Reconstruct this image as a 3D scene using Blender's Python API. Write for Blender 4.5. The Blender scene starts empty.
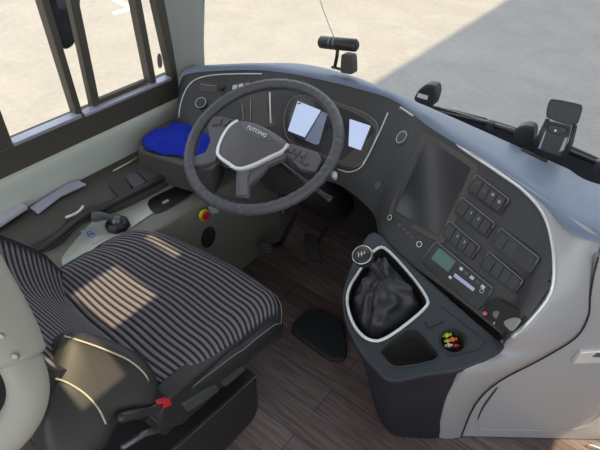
import bpy, bmesh, math, random
from mathutils import Vector as V, Matrix, noise
from mathutils.bvhtree import BVHTree
random.seed(7)
SC = bpy.context.scene
COL = SC.collection
# ------------------------------------------------------------------ camera
F_PX = 549.51; PITCH = 0.70418; YAW = 0.61418; ROLL = 0.0666
CP = V((0.8845, -0.8519, 1.6271))
fw = V((-math.sin(YAW)*math.cos(PITCH), math.cos(YAW)*math.cos(PITCH), -math.sin(PITCH)))
r0 = V((math.cos(YAW), math.sin(YAW), 0)); u0 = r0.cross(fw)
rt = r0*math.cos(ROLL)+u0*math.sin(ROLL); up = -r0*math.sin(ROLL)+u0*math.cos(ROLL)
cam = bpy.data.cameras.new('camera'); co = bpy.data.objects.new('camera', cam); COL.objects.link(co)
cam.sensor_width = 36; cam.lens = F_PX/600*36; cam.clip_start = .01; cam.clip_end = 500
m = Matrix((rt, up, -fw)).transposed().to_4x4(); m.translation = CP; co.matrix_world = m
SC.camera = co

def rdir(px, py): return (fw+rt*((px-300)/F_PX)-up*((py-225)/F_PX))
def Z(px, py, z): d = rdir(px, py); return CP+d*((z-CP.z)/d.z)
def X(px, py, x): d = rdir(px, py); return CP+d*((x-CP.x)/d.x)
def Y(px, py, y): d = rdir(px, py); return CP+d*((y-CP.y)/d.y)
def PL(px, py, p0, n): d = rdir(px, py); return CP+d*((p0-CP).dot(n)/d.dot(n))

# ------------------------------------------------------------------ materials
MATS = {}
def mat(name, col, rough=.6, metal=0., bump=0., scale=200., spec=.5, coat=0., vary=0.):
    if name in MATS: return MATS[name]
    mt = bpy.data.materials.new(name); mt.use_nodes = True; nt = mt.node_tree
    b = nt.nodes['Principled BSDF']
    b.inputs['Base Color'].default_value = (*col, 1); b.inputs['Roughness'].default_value = rough
    b.inputs['Metallic'].default_value = metal; b.inputs['Specular IOR Level'].default_value = spec
    b.inputs['Coat Weight'].default_value = coat
    tc = nt.nodes.new('ShaderNodeTexCoord'); nz = nt.nodes.new('ShaderNodeTexNoise')
    nz.inputs['Scale'].default_value = scale; nz.inputs['Detail'].default_value = 3
    nt.links.new(tc.outputs['Object'], nz.inputs['Vector'])
    if bump:
        bp = nt.nodes.new('ShaderNodeBump'); bp.inputs['Strength'].default_value = bump; bp.inputs['Distance'].default_value = .001
        nt.links.new(nz.outputs['Fac'], bp.inputs['Height']); nt.links.new(bp.outputs['Normal'], b.inputs['Normal'])
    if vary:
        mx = nt.nodes.new('ShaderNodeMixRGB'); mx.blend_type = 'MIX'
        mx.inputs[1].default_value = (*[c*(1-vary) for c in col], 1); mx.inputs[2].default_value = (*[min(1, c*(1+vary)) for c in col], 1)
        n2 = nt.nodes.new('ShaderNodeTexNoise'); n2.inputs['Scale'].default_value = scale*.12+1; n2.inputs['Detail'].default_value = 5
        nt.links.new(tc.outputs['Object'], n2.inputs['Vector']); nt.links.new(n2.outputs['Fac'], mx.inputs[0]); nt.links.new(mx.outputs[0], b.inputs['Base Color'])
    MATS[name] = mt; return mt
def emit(name, col, s):
    mt = bpy.data.materials.new(name); mt.use_nodes = True; b = mt.node_tree.nodes['Principled BSDF']
    b.inputs['Base Color'].default_value = (*[c*.2 for c in col], 1); b.inputs['Roughness'].default_value = .2
    b.inputs['Emission Color'].default_value = (*col, 1); b.inputs['Emission Strength'].default_value = s
    return mt
def glass(name, tint, refl):
    mt = bpy.data.materials.new(name); mt.use_nodes = True; nt = mt.node_tree; nt.nodes.clear()
    o = nt.nodes.new('ShaderNodeOutputMaterial'); mx = nt.nodes.new('ShaderNodeMixShader')
    t = nt.nodes.new('ShaderNodeBsdfTransparent'); g = nt.nodes.new('ShaderNodeBsdfGlossy')
    t.inputs[0].default_value = (*tint, 1); g.inputs['Roughness'].default_value = .02; mx.inputs[0].default_value = refl
    nt.links.new(t.outputs[0], mx.inputs[1]); nt.links.new(g.outputs[0], mx.inputs[2]); nt.links.new(mx.outputs[0], o.inputs[0])
    return mt
def stripes_mat(name, c1, c2, pitch, wob=.0):
    """woven stripes: uses a point attribute 'su' (phase) stored on the mesh"""
    mt = bpy.data.materials.new(name); mt.use_nodes = True; nt = mt.node_tree; b = nt.nodes['Principled BSDF']
    b.inputs['Roughness'].default_value = .95; b.inputs['Specular IOR Level'].default_value = .1
    at = nt.nodes.new('ShaderNodeAttribute'); at.attribute_name = 'su'
    rp = nt.nodes.new('ShaderNodeValToRGB'); rp.color_ramp.elements[0].position = .28; rp.color_ramp.elements[1].position = .62
    rp.color_ramp.elements[0].color = (*c1, 1); rp.color_ramp.elements[1].color = (*c2, 1)
    tc = nt.nodes.new('ShaderNodeTexCoord'); nz = nt.nodes.new('ShaderNodeTexNoise'); nz.inputs['Scale'].default_value = 500
    nt.links.new(tc.outputs['Object'], nz.inputs['Vector'])
    bp = nt.nodes.new('ShaderNodeBump'); bp.inputs['Strength'].default_value = .4; bp.inputs['Distance'].default_value = .001
    nt.links.new(nz.outputs['Fac'], bp.inputs['Height']); nt.links.new(bp.outputs['Normal'], b.inputs['Normal'])
    nt.links.new(at.outputs['Fac'], rp.inputs[0]); nt.links.new(rp.outputs[0], b.inputs['Base Color'])
    return mt
M_DASH = mat('dash_brown_plastic', (.075, .069, .061), .55, bump=.3, scale=900)
M_FACE = mat('dash_face_plastic', (.043, .043, .045), .5, bump=.25, scale=900)
M_PAD = mat('dash_top_sky_tint', (.18, .225, .31), .42, bump=.3, scale=800)  # blue of the reflected sky is put into the base colour
M_SILV = mat('silver_paint_plastic', (.40, .40, .41), .42, metal=.1, spec=.4, bump=.1, scale=900)
M_TRIM = mat('satin_trim', (.78, .80, .79), .3, metal=.4)
M_CHROME = mat('chrome', (.75, .76, .78), .15, metal=1)
M_BIN = mat('console_navy_plastic', (.014, .016, .025), .5, bump=.3, scale=900)
M_BINT = mat('console_top_plastic', (.022, .031, .040), .42, bump=.2, scale=900)
M_BLACK = mat('black_plastic', (.024, .024, .025), .4)
M_BLACKM = mat('matt_black', (.024, .023, .022), .85)
M_GREYB = mat('grey_button', (.09, .09, .10), .5)
M_TEAL = mat('pale_green_grey_panel', (.58, .63, .57), .5, bump=.15, scale=700)
M_TEAL2 = mat('grey_green_console', (.22, .225, .195), .55, bump=.15, scale=700)
M_FRAME = mat('window_frame_hazed_black', (.080, .073, .056), .6)  # black lifted to brown: lens haze carried in the base colour
M_SILL = mat('alu_sill', (.45, .46, .55), .35, metal=.3)
M_LEATH = mat('black_leather', (.022, .023, .026), .42, bump=.5, scale=350)
M_WHEEL = mat('wheel_leather', (.085, .085, .095), .42, bump=1.0, scale=160)
M_HUB = mat('hub_plastic', (.11, .105, .115), .45, bump=.2, scale=800)
M_PIPE = mat('cream_piping', (.48, .45, .34), .6)
M_CREAM = mat('cream_grey_plastic', (.36, .35, .31), .5, bump=.1, scale=500)
M_BLUE = mat('blue_cloth', (.018, .035, .42), .9, bump=.8, scale=180, spec=.1)
M_RED = mat('red_plastic', (.62, .02, .03), .4)
M_YEL = mat('yellow_plastic', (.75, .6, .05), .5)
M_ORNG = mat('orange_plastic', (.8, .2, .03), .5)
M_GRN = mat('green_wrapper', (.5, .75, .08), .4)
M_WHITE = mat('white_plastic', (.75, .75, .75), .5)
M_PAPER = mat('paper', (.52, .54, .62), .8)
M_PINK = mat('pink_button', (.7, .12, .18), .4)
M_STICK = mat('sticker_white', (.55, .60, .66), .5)
M_INK = mat('sticker_blue_ink', (.03, .10, .45), .5)
M_SCREEN = mat('dark_display_glass', (.030, .031, .038), .12, spec=.6)
M_GUN = mat('gunmetal', (.16, .16, .17), .35, metal=.6)
M_STEEL = mat('worn_steel', (.35, .35, .34), .4, metal=.8)
M_LCD = mat('lcd_green', (.07, .15, .14), .25)
M_LINE = mat('module_edge_grey', (.24, .24, .26), .4)
M_GLOW = emit('instrument_display', (.55, .66, .92), .55)
M_GLOW2 = mat('display_dark', (.05, .055, .075), .2)
M_SEAT = stripes_mat('striped_fabric', (.036, .033, .040), (.20, .19, .21), .017)
M_GLASS = glass('windscreen_glass', (.96, .97, .98), .02)

# ------------------------------------------------------------------ object helpers
OFF = {}
def props(o, label=None, cat=None, group=None, kind=None):
    if label: o['label'] = label
    if cat: o['category'] = cat
    if group: o['group'] = group
    if kind: o['kind'] = kind
    return o
def thing(name, loc, label, cat, group=None):
    o = bpy.data.objects.new(name, None); COL.objects.link(o); o.location = loc; o.empty_display_size = .05
    OFF[o.name] = V(loc); return props(o, label, cat, group)
def mk(name, vs, fs, mt, parent=None, smooth=False, bevel=0, seg=2, solid=0, sub=0, origin=None):
    me = bpy.data.meshes.new(name)
    vs = [V(v) for v in vs]
    if parent is not None: off = OFF[parent.name]
    else:
        off = V(origin) if origin is not None else V((sum(v.x for v in vs)/len(vs), sum(v.y for v in vs)/len(vs), min(v.z for v in vs)))
    me.from_pydata([v-off for v in vs], [], fs); me.validate(); me.update()
    bm = bmesh.new(); bm.from_mesh(me); bmesh.ops.remove_doubles(bm, verts=bm.verts, dist=1e-6)
    if not solid: bmesh.ops.recalc_face_normals(bm, faces=bm.faces)
    bm.to_mesh(me); bm.free()
    me.materials.append(mt)
    if smooth:
        for p in me.polygons: p.use_smooth = True
    o = bpy.data.objects.new(name, me); COL.objects.link(o); OFF[o.name] = off
    if parent is not None: o.parent = parent
    else: o.location = off
    if solid:
        s = o.modifiers.new('solid', 'SOLIDIFY'); s.thickness = abs(solid); s.offset = -1 if solid > 0 else 1
    if bevel:
        b = o.modifiers.new('bevel', 'BEVEL'); b.width = bevel; b.segments = seg; b.limit_method = 'ANGLE'; b.angle_limit = .6
        for p in me.polygons: p.use_smooth = True
        me.set_sharp_from_angle(angle=math.radians(50)) if hasattr(me, 'set_sharp_from_angle') else None
    if sub:
        s = o.modifiers.new('sub', 'SUBSURF'); s.levels = sub; s.render_levels = sub
    return o
class MB:
    def __init__(s): s.v = []; s.f = []
    def add(s, vs, fs):
        n = len(s.v); s.v += [V(v) for v in vs]; s.f += [tuple(i+n for i in f) for f in fs]; return s
    def box(s, c, d, rz=0, M=None):
        c = V(c); h = [x/2 for x in d]; R = M or Matrix.Rotation(rz, 3, 'Z')
        vs = [c+R@V((sx*h[0], sy*h[1], sz*h[2])) for sx in (-1, 1) for sy in (-1, 1) for sz in (-1, 1)]
        return s.add(vs, [(0, 1, 3, 2), (4, 6, 7, 5), (0, 4, 5, 1), (2, 3, 7, 6), (0, 2, 6, 4), (1, 5, 7, 3)])
    def prism(s, pts, n, t):
        n = V(n).normalized(); k = len(pts)
        # orient so that top normal is +n
        a = V((0, 0, 0))
        for i in range(k): a += V(pts[i]).cross(V(pts[(i+1) % k]))
        if a.dot(n) < 0: pts = pts[::-1]
        vs = [V(p) for p in pts]+[V(p)-n*t for p in pts]
        return s.add(vs, [tuple(range(k)), tuple(range(2*k-1, k-1, -1))]+[(i, k+i, k+(i+1) % k, (i+1) % k) for i in range(k)])
    def tube(s, pts, r, n=10, closed=False, cap=True):
        pts = [V(p) for p in pts]; K = len(pts); rs = r if isinstance(r, (list, tuple)) else [r]*K
        T = []
        for i in range(K):
            a = pts[(i-1) % K] if closed or i > 0 else pts[i]; b = pts[(i+1) % K] if closed or i < K-1 else pts[i]
            T.append((b-a).normalized())
        u = T[0].orthogonal().normalized(); vs = []
        for i in range(K):
            u = (u-T[i]*u.dot(T[i])).normalized(); w = T[i].cross(u)
            vs += [pts[i]+(u*math.cos(2*math.pi*j/n)+w*math.sin(2*math.pi*j/n))*rs[i] for j in range(n)]
        fs = []
        for i in range(K if closed else K-1):
            i2 = (i+1) % K
            fs += [(i*n+j, i*n+(j+1) % n, i2*n+(j+1) % n, i2*n+j) for j in range(n)]
        if cap and not closed: fs += [tuple(range(n-1, -1, -1)), tuple(range((K-1)*n, K*n))]
        return s.add(vs, fs)
    def lathe(s, c, ax, prof, n=24, e1=None, sx=1., sy=1.):
        c = V(c); ax = V(ax).normalized(); u = (V(e1) if e1 is not None else ax.orthogonal()); u = (u-ax*u.dot(ax)).normalized(); w = ax.cross(u); vs = []
        for (r, h) in prof: vs += [c+ax*h+u*(r*sx*math.cos(2*math.pi*j/n))+w*(r*sy*math.sin(2*math.pi*j/n)) for j in range(n)]
        fs = []
        for i in range(len(prof)-1): fs += [(i*n+j, i*n+(j+1) % n, (i+1)*n+(j+1) % n, (i+1)*n+j) for j in range(n)]
        fs += [tuple(range(n-1, -1, -1)), tuple(range((len(prof)-1)*n, len(prof)*n))]
        return s.add(vs, fs)
    def make(s, name, mt, parent=None, **k): return mk(name, s.v, s.f, mt, parent, **k)
def cr(pts, n, closed=False):
    """Catmull-Rom resample"""
    P = [V(p) for p in pts]; K = len(P); out = []
    seg = K if closed else K-1
    for i in range(seg):
        g = (lambda j: P[j % K]) if closed else (lambda j: P[max(0, min(K-1, j))])
        a, b, c, d = g(i-1), g(i), g(i+1), g(i+2)
        for k in range(n):
            t = k/n
            out.append(.5*((2*b)+(c-a)*t+(2*a-5*b+4*c-d)*t*t+(3*b-a-3*c+d)*t*t*t))
    if not closed: out.append(P[-1])
    return out
def rnd(pts, k=.25, it=2):
    """round the corners of a closed polygon (corner cutting with fixed proportion)"""
    P = [V(p) for p in pts]
    for _ in range(it):
        Q = []
        for i in range(len(P)):
            a, b = P[i], P[(i+1) % len(P)]; Q += [a.lerp(b, k), a.lerp(b, 1-k)]
        P = Q; k = .25
    return P
def px(pts, k=.15, it=2): return [(p.x, p.y) for p in rnd([V((a, b, 0)) for a, b in pts], k, it)]
def grid(rows, name, mt, parent=None, smooth=True, **k):
    R = len(rows); C = len(rows[0]); vs = [p for r in rows for p in r]
    fs = [(i*C+j, i*C+j+1, (i+1)*C+j+1, (i+1)*C+j) for i in range(R-1) for j in range(C-1)]
    return mk(name, vs, fs, mt, parent, smooth=smooth, **k)
def bvh_rows(rows):
    R = len(rows); C = len(rows[0]); vs = [p for r in rows for p in r]
    return BVHTree.FromPolygons(vs, [(i*C+j, i*C+j+1, (i+1)*C+j+1, (i+1)*C+j) for i in range(R-1) for j in range(C-1)])
def hit(bv, x, y):
    d = rdir(x, y).normalized(); h = bv.ray_cast(CP, d)
    if h[0] is None: return None, None
    n = h[1]
    if n.dot(d) > 0: n = -n
    return h[0], n
def on(bv, pts, lift=0.):
    """pixel outline -> points on a surface lifted by `lift` along the mean normal"""
    H = [hit(bv, *p) for p in pts]; n = V((0, 0, 0))
    for a, b in H:
        if a is not None: n += b
    n.normalize()
    good = [a for a, b in H if a is not None]; c = sum(good, V())/len(good)
    out = [(a if a is not None else PL(*p, c, n))+n*lift for (a, b), p in zip(H, pts)]
    return out, n
def plate(bv, name, pts, mt, parent, t=.004, lift=.003, bev=.0012, flat=True, depth=0.):
    P, n = on(bv, pts, 0)
    c = sum(P, V())/len(P)
    if flat:
        nn = V((0, 0, 0))
        for i in range(len(P)): nn += (P[i]-c).cross(P[(i+1) % len(P)]-c)
        nn.normalize()
        if nn.dot(n) < 0: nn = -nn
        n = nn; P = [p-n*(p-c).dot(n) for p in P]
    P = [p+n*lift for p in P]
    return MB().prism(P, n, t).make(name, mt, parent, bevel=bev), n, c+n*lift
def strip(bv, name, pts, r, mt, parent, lift=.001, closed=False, n=8, sm=4):
    P = [hit(bv, *p) for p in pts]; Q = [a+b*lift for a, b in P if a is not None]
    if sm: Q = cr(Q, sm, closed)
    return MB().tube(Q, r, n, closed).make(name, mt, parent, smooth=True)
def text(name, s, size, origin, ex, ey, mt, parent, depth=.0008, align='CENTER'):
    cu = bpy.data.curves.new(name, 'FONT'); cu.body = s; cu.size = size; cu.extrude = depth; cu.align_x = align; cu.align_y = 'CENTER'
    o = bpy.data.objects.new('tmp', cu); COL.objects.link(o)
    dg = bpy.context.evaluated_depsgraph_get(); me = bpy.data.meshes.new_from_object(o.evaluated_get(dg))
    bpy.data.objects.remove(o)
    ex = V(ex).normalized(); ez = ex.cross(V(ey)).normalized(); ey = ez.cross(ex)
    off = OFF[parent.name]
    for v in me.vertices: v.co = V(origin)+ex*v.co.x+ey*v.co.y+ez*v.co.z-off
    me.materials.clear(); me.materials.append(mt)
    q = bpy.data.objects.new(name, me); COL.objects.link(q); q.parent = parent; OFF[q.name] = off; return q

# ------------------------------------------------------------------ world, sun
w = bpy.data.worlds.new('sky'); SC.world = w; w.use_nodes = True
wb = w.node_tree.nodes['Background']; wb.inputs[0].default_value = (.86, .92, 1.0, 1); wb.inputs[1].default_value = 1.25
EL = math.radians(70)
sl = bpy.data.lights.new('sun', 'SUN'); sl.energy = 4.0; sl.angle = math.radians(.53); sl.color = (1, .80, .50)
so = bpy.data.objects.new('sun', sl); COL.objects.link(so)
so.rotation_euler = V((math.cos(EL), 0, math.sin(EL))).to_track_quat('Z', 'Y').to_euler()
SC.view_settings.view_transform = 'Standard'; SC.view_settings.look = 'None'; SC.view_settings.exposure = .55
SC.cycles.use_denoising = True; SC.cycles.transparent_max_bounces = 12

# ------------------------------------------------------------------ outside
GZ = -1.2
def asphalt():
    mt = bpy.data.materials.new('asphalt'); mt.use_nodes = True; nt = mt.node_tree; b = nt.nodes['Principled BSDF']
    b.inputs['Roughness'].default_value = .9; b.inputs['Specular IOR Level'].default_value = .2
    tc = nt.nodes.new('ShaderNodeTexCoord'); a = nt.nodes.new('ShaderNodeTexNoise'); a.inputs['Scale'].default_value = 2.2; a.inputs['Detail'].default_value = 8
    c = nt.nodes.new('ShaderNodeTexNoise'); c.inputs['Scale'].default_value = 14; c.inputs['Detail'].default_value = 4
    mx = nt.nodes.new('ShaderNodeMath'); mx.operation = 'ADD'; rp = nt.nodes.new('ShaderNodeValToRGB')
    nt.links.new(tc.outputs['Object'], a.inputs['Vector']); nt.links.new(tc.outputs['Object'], c.inputs['Vector'])
    nt.links.new(a.outputs['Fac'], mx.inputs[0]); nt.links.new(c.outputs['Fac'], mx.inputs[1]); hf = nt.nodes.new('ShaderNodeMath'); hf.operation = 'MULTIPLY'; hf.inputs[1].default_value = .5; nt.links.new(mx.outputs[0], hf.inputs[0]); nt.links.new(hf.outputs[0], rp.inputs[0])
    rp.color_ramp.elements[0].position = .36; rp.color_ramp.elements[0].color = (.285, .275, .26, 1)
    rp.color_ramp.elements[1].position = .64; rp.color_ramp.elements[1].color = (.345, .33, .305, 1)
    nt.links.new(rp.outputs[0], b.inputs['Base Color']); return mt
g = mk('ground', [(-60, -40, GZ), (40, -40, GZ), (40, 80, GZ), (-60, 80, GZ)], [(0, 1, 2, 3)], asphalt(), origin=(0, 0, GZ)); g['kind'] = 'structure'
for pts in ([(100, -6), (108, -6), (137, 8), (130, 10)], [(112, 12), (133, 6), (134, 9), (114, 15)]):
    q = MB().prism([Z(*p, GZ+.004) for p in pts], (0, 0, 1), .004).make('ground_marking', M_WHITE); q['kind'] = 'structure'
M_BLD = mat('shade_building_pale', (.5, .5, .48), .8)
b_ = MB().box((7, 12.6, GZ+6.1), (9, 24, 12.2)).make('shade_building', M_BLD)  # added out of view to shadow the ground ahead and the dash
props(b_, 'unseen plain pale building added to shadow the ground ahead of the bus', 'building')

# ------------------------------------------------------------------ bus shell (setting)
def wood():
    mt = bpy.data.materials.new('wood_vinyl'); mt.use_nodes = True; nt = mt.node_tree; b = nt.nodes['Principled BSDF']
    b.inputs['Roughness'].default_value = .45
    tc = nt.nodes.new('ShaderNodeTexCoord')
    br = nt.nodes.new('ShaderNodeTexBrick'); br.inputs['Scale'].default_value = 1.0
    br.inputs['Brick Width'].default_value = .62; br.inputs['Row Height'].default_value = .105; br.inputs['Mortar Size'].default_value = .0012; br.offset = .37
    br.inputs['Color1'].default_value = (.145, .110, .102, 1); br.inputs['Color2'].default_value = (.235, .19, .18, 1); br.inputs['Mortar'].default_value = (.02, .016, .016, 1)
    br.inputs['Bias'].default_value = 0.
    mp = nt.nodes.new('ShaderNodeMapping'); mp.inputs['Scale'].default_value = (3, 40, 1)
    nz = nt.nodes.new('ShaderNodeTexNoise'); nz.inputs['Scale'].default_value = 2.5; nz.inputs['Detail'].default_value = 8; nz.inputs['Distortion'].default_value = .6
    rp = nt.nodes.new('ShaderNodeValToRGB'); rp.color_ramp.elements[0].position = .3; rp.color_ramp.elements[0].color = (.55, .5, .5, 1); rp.color_ramp.elements[1].position = .7; rp.color_ramp.elements[1].color = (1.25, 1.2, 1.2, 1)
    mx = nt.nodes.new('ShaderNodeMixRGB'); mx.blend_type = 'MULTIPLY'; mx.inputs[0].default_value = 1
    nt.links.new(tc.outputs['Object'], br.inputs['Vector']); nt.links.new(tc.outputs['Object'], mp.inputs[0]); nt.links.new(mp.outputs[0], nz.inputs['Vector'])
    nt.links.new(nz.outputs['Fac'], rp.inputs[0]); nt.links.new(br.outputs['Color'], mx.inputs[1]); nt.links.new(rp.outputs[0], mx.inputs[2]); nt.links.new(mx.outputs[0], b.inputs['Base Color'])
    return mt
fl = MB().box((.52, -.6, -.03), (2.5, 3.2, .06)).make('floor', wood(), origin=(0, 0, 0)); fl['kind'] = 'structure'
o = MB().box((.57, .93, -.35), (2.3, .06, 1.3)).make('wall_front', M_BLACKM); o['kind'] = 'structure'
# left wall : lower body, pale panel with a lip, dark window band
WX = -.62
o = MB().box((WX-.07, -.79, .02), (.10, 2.6, 1.18)).make('wall_left', M_FRAME); o['kind'] = 'structure'
prof = [(-.585, .40), (-.600, .565), (-.598, .590), (-.604, .606), (-.618, .614), (-.64, .616), (-.64, .40)]
ys = [-1.6, -.3, .1, .36, .50]
vs = []; fs = []; K = len(prof)
for y in ys: vs += [(a, y, b) for a, b in prof]
for i in range(len(ys)-1): fs += [(i*K+j, i*K+(j+1) % K, (i+1)*K+(j+1) % K, (i+1)*K+j) for j in range(K)]
fs += [tuple(range(K)), tuple(range(len(ys)*K-1, (len(ys)-1)*K-1, -1))]
o = mk('wall_left_panel', vs, fs, M_TEAL, bevel=.003); o['kind'] = 'structure'; o.name = 'trim_1'
wl = bpy.data.objects.new('window_1', None); COL.objects.link(wl); wl.location = (WX, 0, .7); OFF['window_1'] = V((WX, 0, .7)); wl['kind'] = 'structure'
def wbox(pts, t=.05, x=WX): # polygon on the plane x=WX given by (y,z)
    return MB().prism([V((x, a, b)) for a, b in pts], (1, 0, 0), t)
ZT = 1.75
wbox([(-1.6, .600), (.52, .600), (.52, .700), (-1.6, .700)], .06, WX+.004).make('window_frame', M_FRAME, wl, bevel=.004)
def lean(y0, z0, z1=ZT, s=-.07): return y0+s*(z1-z0)
def post(a, b, x=WX, t=.04, nm='window_post', mt=M_FRAME, z0=.69, s=-.075):
    return wbox([(a, z0), (b, z0), (lean(b, z0, s=s), ZT), (lean(a, z0, s=s), ZT)], t, x).make(nm, mt, wl, bevel=.003)
post(-.42, -.232, WX, .05, s=-.03)
post(-.010, .012, WX+.002, s=-.062)
post(.060, .088, WX-.01, s=.0, t=.03)
post(.300, .325, WX, s=-.065)
post(.398, .52, WX+.004, s=-.125)
wbox([(-.235, .700), (.0, .700), (.0, .712), (-.235, .712)], .035, WX+.012).make('window_sill', M_SILL, wl, bevel=.002)
wbox([(.012, .696), (.385, .696), (.385, .707), (.012, .707)], .035, WX+.012).make('window_sill', M_SILL, wl, bevel=.002)
wbox([(.078, .70), (.29, .70), (.29, .722), (.078, .722)], .02, WX-.012).make('sash_rail', M_FRAME, wl, bevel=.003)
wbox([(-1.6, ZT), (.52, ZT), (.52, 1.85), (-1.6, 1.85)], .05).make('window_header', M_FRAME, wl)
wbox([(-1.6, .70), (.40, .70), (.35, ZT), (-1.6, ZT)], .004, WX-.03).make('window_pane', M_GLASS, wl)
# small printed mark on the quarter glass
q = [X(x, y, WX-.026) for x, y in px([(157, 54), (161, 53), (163, 67), (158, 69)], .25)]
MB().prism(q, (1, 0, 0), .001).make('glass_mark', M_TEAL2, wl)
# front-left pillar
pb = [V((-.60, .435, .60)), V((-.52, .50, .60)), V((-.54, .66, .60)), V((-.70, .62, .60))]
def lerp_z(p, q, z): return p.lerp(q, (z-p.z)/(q.z-p.z))
prow = []
ctrl = [(-.655, .400, 0), (-.625, .410, .012), (-.595, .440, .0), (-.575, .480, 0), (-.59, .54, 0), (-.68, .54, 0)]
vs = []; zs = [.60, .70, .78, .9, 1.05, 1.3, 1.7, 1.95]
for z in zs:
    k = max(0, z-.72)
    for i, (a, b, c) in enumerate(ctrl):
        vs.append((a+.05*k*(1 if i in (2, 3, 4) else 0)-.0*k, b-.10*k+(.10*k if i in (2, 3, 4) else 0), z))
K = len(ctrl); fs = []
for i in range(len(zs)-1): fs += [(i*K+j, i*K+(j+1) % K, (i+1)*K+(j+1) % K, (i+1)*K+j) for j in range(K)]
o = mk('trim_2', vs, fs, mat('pillar_grey', (.34, .36, .33), .6), smooth=False, bevel=.008, seg=3); o['kind'] = 'structure'
# unseen roof, with holes added and shaped to throw the sun patches
LN0 = V((.66, .0, .75)).normalized()
RZ = 2.05; cot = 1/math.tan(EL)
def rx(x, z): return x+(RZ-z)*cot
p3 = [PL(x_, y_, V((.30, -.53, .665))+LN0*.015, LN0) for x_, y_ in [(66, 342), (108, 345), (126, 378), (60, 398)]]
print('bolster sun', [tuple(round(c,3) for c in p) for p in p3])
HOLE3 = (min(rx(p.x, p.z) for p in p3), max(rx(p.x, p.z) for p in p3), min(p.y for p in p3)+.015, max(p.y for p in p3)-.01)
holes = [(rx(-.165, .5), rx(.012, .5), -.402, -.258), (rx(-.200, .5), rx(-.062, .5), -.126, -.100), HOLE3]
xs = sorted({-.72, 1.8}|{h[i] for h in holes for i in (0, 1)}); ysr = sorted({-2.2, .62}|{h[i] for h in holes for i in (2, 3)})
rm = MB()
for i in range(len(xs)-1):
    for j in range(len(ysr)-1):
        cx, cy = (xs[i]+xs[i+1])/2, (ysr[j]+ysr[j+1])/2
        if any(h[0] < cx < h[1] and h[2] < cy < h[3] for h in holes): continue
        rm.box((cx, cy, RZ), (xs[i+1]-xs[i], ysr[j+1]-ysr[j], .012))
o = rm.make('ceiling', mat('roof_lining', (.55, .55, .52), .9)); o['kind'] = 'structure'
o = MB().box((1.78, -.8, .3), (.05, 2.8, .9)).make('wall_right', M_SILV); o['kind'] = 'structure'

# ------------------------------------------------------------------ dashboard
dash = thing('dashboard', (.3, .5, .5), 'wraparound bus dashboard with top pad tinted with sky reflection, dark face and silver side cover', 'dashboard')
T_px = [(179, 84), (184, 74), (197, 70), (230, 68), (262, 68), (300, 73), (350, 84), (395, 98), (430, 124), (470, 149), (510, 177), (545, 203), (600, 240), (660, 275)]
zT = [.72, .735, .75, .77, .79, .81, .83, .84, .85, .85, .85, .85, .85, .85]
A_px = [(180, 76), (186, 69), (198, 66), (230, 64), (262, 63), (303, 64), (347, 74), (400, 95), (445, 114), (490, 134), (530, 152), (566, 168), (605, 186), (660, 210)]
zA = [.715, .73, .745, .765, .785, .80, .82, .83, .83, .83, .83, .83, .83, .83]
B_px = [(176, 132), (181, 140), (193, 150), (218, 165), (250, 172), (290, 178), (335, 183), (372, 212), (382, 243), (422, 272), (462, 302), (500, 333), (520, 348), (530, 360)]
zB = [.565, .56, .56, .56, .57, .58, .59, .60, .59, .59, .59, .59, .59, .59]
T = [Z(*p, z) for p, z in zip(T_px, zT)]; A = [Z(*p, z) for p, z in zip(A_px, zA)]; B = [Z(*p, z) for p, z in zip(B_px, zB)]
T = T[:-1]+[V((1.16, .500, .85)), V((1.58, .828, .85))]; A = A[:-1]+[V((1.18, .68, .83)), V((1.56, .86, .83))]; B = B[:-1]+[V((1.10, .56, .59)), V((1.5, .90, .59))]
Ts, As, Bs = cr(T, 6), cr(A, 6), cr(B, 6)
def mix(P, Q, t, dz=0., dy=0.): return [a.lerp(b, t)+V((0, dy, dz)) for a, b in zip(P, Q)]
back = [a+V((0, .05, -.22)) for a in As]
back0 = [a+V((0, .02, -.02)) for a in As]
top_rows = [back, back0, As, mix(As, Ts, .35, .006), mix(As, Ts, .75, .006), Ts, [t+V((0, -.003, -.008)) for t in Ts]]
grid(top_rows, 'top_pad', M_PAD, dash)
NB = 52   # face ends near the side cover (column index)
Te = [t+V((0, -.001, -.008)) for t in Ts]
face_rows = [Te]+[mix(Te, Bs, t, .012*math.sin(math.pi*t)) for t in (.15, .3, .45, .6, .75, .9)]+[Bs]
FB = bvh_rows(face_rows)
def to_px(P):
    d = P-CP; z = d.dot(fw); return (300+F_PX*d.dot(rt)/z, 225-F_PX*d.dot(up)/z)
def inside(p, poly):
    c = False; n = len(poly)
    for i in range(n):
        (x1, y1), (x2, y2) = poly[i], poly[i-1]
        if (y1 > p[1]) != (y2 > p[1]) and p[0] < (x2-x1)*(p[1]-y1)/(y2-y1)+x1: c = not c
    return c
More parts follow.
